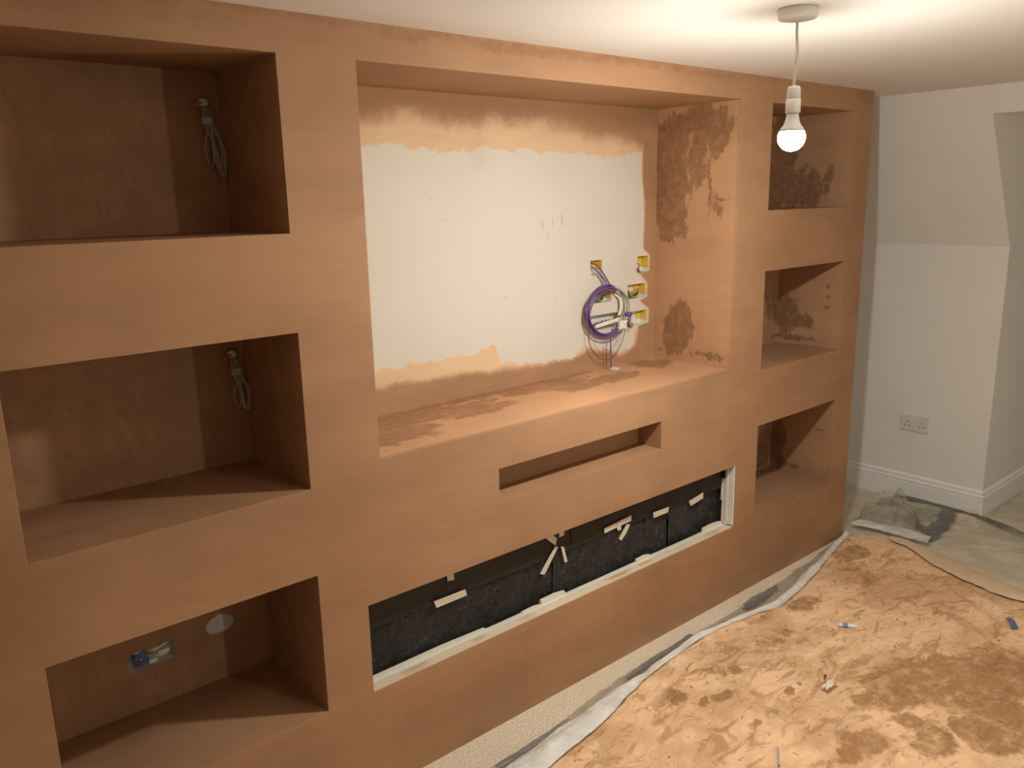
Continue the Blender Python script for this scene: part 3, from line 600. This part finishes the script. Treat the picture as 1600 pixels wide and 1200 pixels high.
def milky(u, v):
    a = lerp_poly(MID, u); b = lerp_poly([(q[0], q[1]-.006) for q in EDGE], u)
    x = a[0]+(b[0]-a[0])*v; y = a[1]+(b[1]-a[1])*v
    z = .030+.012*math.sin(math.pi*v)+.008*fbm(x*5, y*20, 6)*(1-.5*v) - .006*v
    return (x, y-.002+.004*fbm(u*40, v*3, 7), max(z, sheet_h(x, y)+.004) if v > .6 else z)
rel(MB().grid(milky, 220, 8).build('white_folded_edge', m_edge, ps, shade=True), ps)
for k, (xa, xb, ya, yb, w_) in enumerate(((1.93, 2.33, -.128, -.098, .030), (2.66, 2.92, -.115, -.098, .040), (1.30, 1.62, -.175, -.155, .016))):
    def band(u, v, xa=xa, xb=xb, ya=ya, yb=yb, w_=w_):
        x = xa+(xb-xa)*u; y = ya+(yb-ya)*u+w_*(v-.5)*(.55+.45*math.sin(math.pi*min(1, u+.25)))
        return (x, y, .024+.006*fbm(x*9, y*20, 2)+.004*v)
    rel(MB().grid(band, 40, 5).build('film_shade_band', m_gtape, ps, shade=True), ps)  # dark bands put the clear film's shadow grey into colour
# carpet protection film beyond the dust sheet
def cf(u, v):
    x = 3.64+(XF-.04-3.64)*u; y = .47+(YD2+.03-.47)*v
    if x > XE-.03 and y > YC-.03: 
        if x-XE+.03 < YC-.03-y or True: x = min(x, XE-.022) if y > YC-.022 else x
    h = .005+.006*abs(fbm(x*3, y*3, 2))+.004*abs(fbm(x*9, y*7, 5))
    dw = min(abs(XE-.018-x) if y > YC else 9, 9); h += .028*math.exp(-(dw/.05)**2)*(1 if y < .12 else .2)
    dc = math.hypot(x-(XE), y-(YC-.03)); h += .02*math.exp(-(dc/.10)**2)
    k = min(1, max(0, (x-3.80)/.08)); h = .002+(h-.002)*k
    if 3.84 < x < 4.29 and -.25 < y < .09: h = min(h, .005)
    return (x, y, h)
cfo = empty('carpet_protector', (4.4, -.8, 0))
rel(MB().grid(cf, 170, 200).build('film', m_carpfilm, cfo, shade=True), cfo)
tag(cfo, 'khaki protective film over the carpet, crumpled up by the end wall', 'plastic film')
wt = empty('white_film_edge', (3.83, -.17, 0), label='white torn film strip beside the corner of the dust sheet', cat='plastic strip')
def wts(u, v):
    a = lerp_poly([(3.750, .010), (3.78, -.12), (3.785, -.22), (3.79, -.345)], u); b = lerp_poly([(3.852, .004), (3.868, -.1), (3.885, -.2), (3.90-.02*(v > .5), -.330)], u)
    x = a[0]+(b[0]-a[0])*v + (.010*fbm(v*14, 3) if u > .99 else 0); y = a[1]+(b[1]-a[1])*v + (.014*fbm(v*11, 9) if u > .99 else 0)
    return (x, y, .034+.006*math.sin(math.pi*v)+.006*fbm(x*10, y*10, 3))
rel(MB().grid(wts, 50, 10).build('strip', m_edge, wt, shade=True), wt)
def ribbon(name, P, wd, z, label, seed):
    P = spoly(P, 8)
    def f(u, v):
        a = lerp_poly(P, u); b = lerp_poly(P, min(1, u+.02)) if u < .98 else a; c = lerp_poly(P, max(0, u-.02))
        d_ = Vector((b[0]-c[0], b[1]-c[1])); d_ = d_.normalized() if d_.length > 0 else Vector((1, 0)); nn = Vector((-d_.y, d_.x))
        ww = wd*(1+.5*fbm(u*9, seed))*(v-.5)
        return (a[0]+nn.x*ww, a[1]+nn.y*ww, z(u)+.010*abs(fbm(a[0]*14, a[1]*14+v*1.5, seed))+.004*math.sin(math.pi*v))
    o = MB().grid(f, 70, 6).build(name, m_gtape, cfo, shade=True); rel(o, cfo); return tag(o, label)
ribbon('grey_film_tape', [(3.86, -.31), (4.00, -.295), (4.15, -.28), (4.285, -.245)], .075, lambda u: .020+.012*u, 'broad grey film tape running from the white strip to the skirting corner', 2)
ribbon('grey_film_tape', [(4.29, .03), (4.30, -.06), (4.312, -.15), (4.31, -.24), (4.305, -.34), (4.29, -.42), (4.255, -.55), (4.20, -.72), (4.15, -1.0)], .035, lambda u: .036-.010*u, 'narrow grey film tape following the skirting below the socket', 5)
ribbon('grey_film_tape', [(3.97, -.26), (4.02, -.19), (4.10, -.14), (4.16, -.10)], .05, lambda u: .022, 'short grey film tape beside the crumpled film', 8)
# crumpled film heap
def heap(u, v):
    x = 3.87+.40*u; y = .055-.27*v
    def tent(cx_, cy_, r1, r2, ang, H):
        a_ = ((x-cx_)*math.cos(ang)+(y-cy_)*math.sin(ang))/r1; b_ = (-(x-cx_)*math.sin(ang)+(y-cy_)*math.cos(ang))/r2
        return H*max(0, 1-abs(a_)-abs(b_)*.8)
    def ridge(P, wd, H):
        d_ = min(seg_d((x, y), a, b) for a, b in zip(P, P[1:])); return H*max(0, 1-(d_/wd)**2)
    h = .013+max(tent(4.10, -.075, .10, .060, .4, .135), ridge([(3.90, .01), (3.95, -.035), (3.99, -.10), (3.99, -.18)], .032, .080), ridge([(3.88, .0), (4.0, .02), (4.14, .01)], .030, .055), ridge([(4.12, -.12), (4.2, -.17), (4.26, -.19)], .026, .035), tent(4.02, -.02, .06, .04, -.4, .10))
    h += .022*abs(fbm(x*10+y*6, y*15, 4, 3))
    e_ = min(u, 1-u, v, 1-v); h *= min(1, .25+e_*7)
    return (x+.02*fbm(x*9, y*9, 1), y+.02*fbm(x*9, y*9, 8), max(.013, h))
tag(rel(MB().grid(heap, 80, 60).build('crumpled_fold', m_heap, cfo, shade=True), cfo), 'crumpled heap of clear polythene at the end of the plastered wall')

# ------------------------------------------------------------------ debris on the dust sheet
m_cw = simple('tube_white', (.82, .80, .78), .4); m_cb = simple('tube_blue', (.22, .27, .42), .4); m_cream = simple('scrap_cream', (.86, .74, .56), .8)
def onsheet(x, y, dz=0): return (x, y, sheet_h(x, y)+dz)
tb = empty('plastic_tube', onsheet(2.82, -.462, .010), label='small white plastic tube with a blue band on the dust sheet', cat='tube')
tb.rotation_euler = (0, 0, math.atan2(-.057, .040))
MB().lathe([(.004, -.036), (.0085, -.033), (.009, -.02), (.009, .022), (.0075, .030), (.005, .036)], n=16, axis='x').build('body', m_cw, tb, shade=True)
MB().lathe([(.0088, -.019), (.0093, -.018), (.0093, .000), (.0088, .001)], n=16, axis='x').build('band', m_cb, tb, shade=True)
bsx = empty('blue_scrap', onsheet(3.310, -.872, .007), label='narrow blue plastic scrap near the right edge of the dust sheet', cat='scrap')
bsx.rotation_euler = (0, 0, math.atan2(-.041, -.069))
MB().grid(lambda u, v: (-.042+.084*u, -.013+.026*v, .004*math.sin(3*u)+.003*math.sin(math.pi*v)), 10, 4).build('strip', simple('scrap_blue', (.14, .17, .27), .5), bsx, shade=True)
pp = empty('paper_scrap', onsheet(2.405, -.607, .004), label='crumpled cream scrap by the large brown stain on the sheet', cat='scrap')
MB().grid(lambda u, v: (-.032+.064*u+.006*fbm(u*4, v*4, 2), -.022+.03*v*(1-.5*u)+.006*fbm(u*5, v*5, 3), .006+.014*abs(fbm(u*4, v*4, 7))+.006*math.sin(3*u)), 14, 10).build('scrap', m_cream, pp, shade=True)
MB().tube([(.012, .016, .012), (.020, .020, .022), (.026, .020, .016)], .004, 7).build('dark_crumb', m_brn, pp, shade=True)
pb = MB().lathe([(.001, 0), (.006, .001), (.008, .005), (.006, .009), (.001, .011)], onsheet(2.353, -.535, -.001), 10).build('grey_pebble', m_gry, shade=True)
tag(pb, 'small grey plaster crumb left of the cream scrap', 'pebble')
sk = MB().prism([(1.985, -.684, sheet_h(1.98, -.69)+.004), (1.925, -.724, sheet_h(1.93, -.72)+.004), (1.922, -.718, sheet_h(1.93, -.72)+.004), (1.982, -.678, sheet_h(1.98, -.69)+.004)], (0, 0, .004)).build('plastic_offcut', m_gry)
tag(sk, 'thin grey offcut at the bottom edge of the dust sheet', 'offcut')
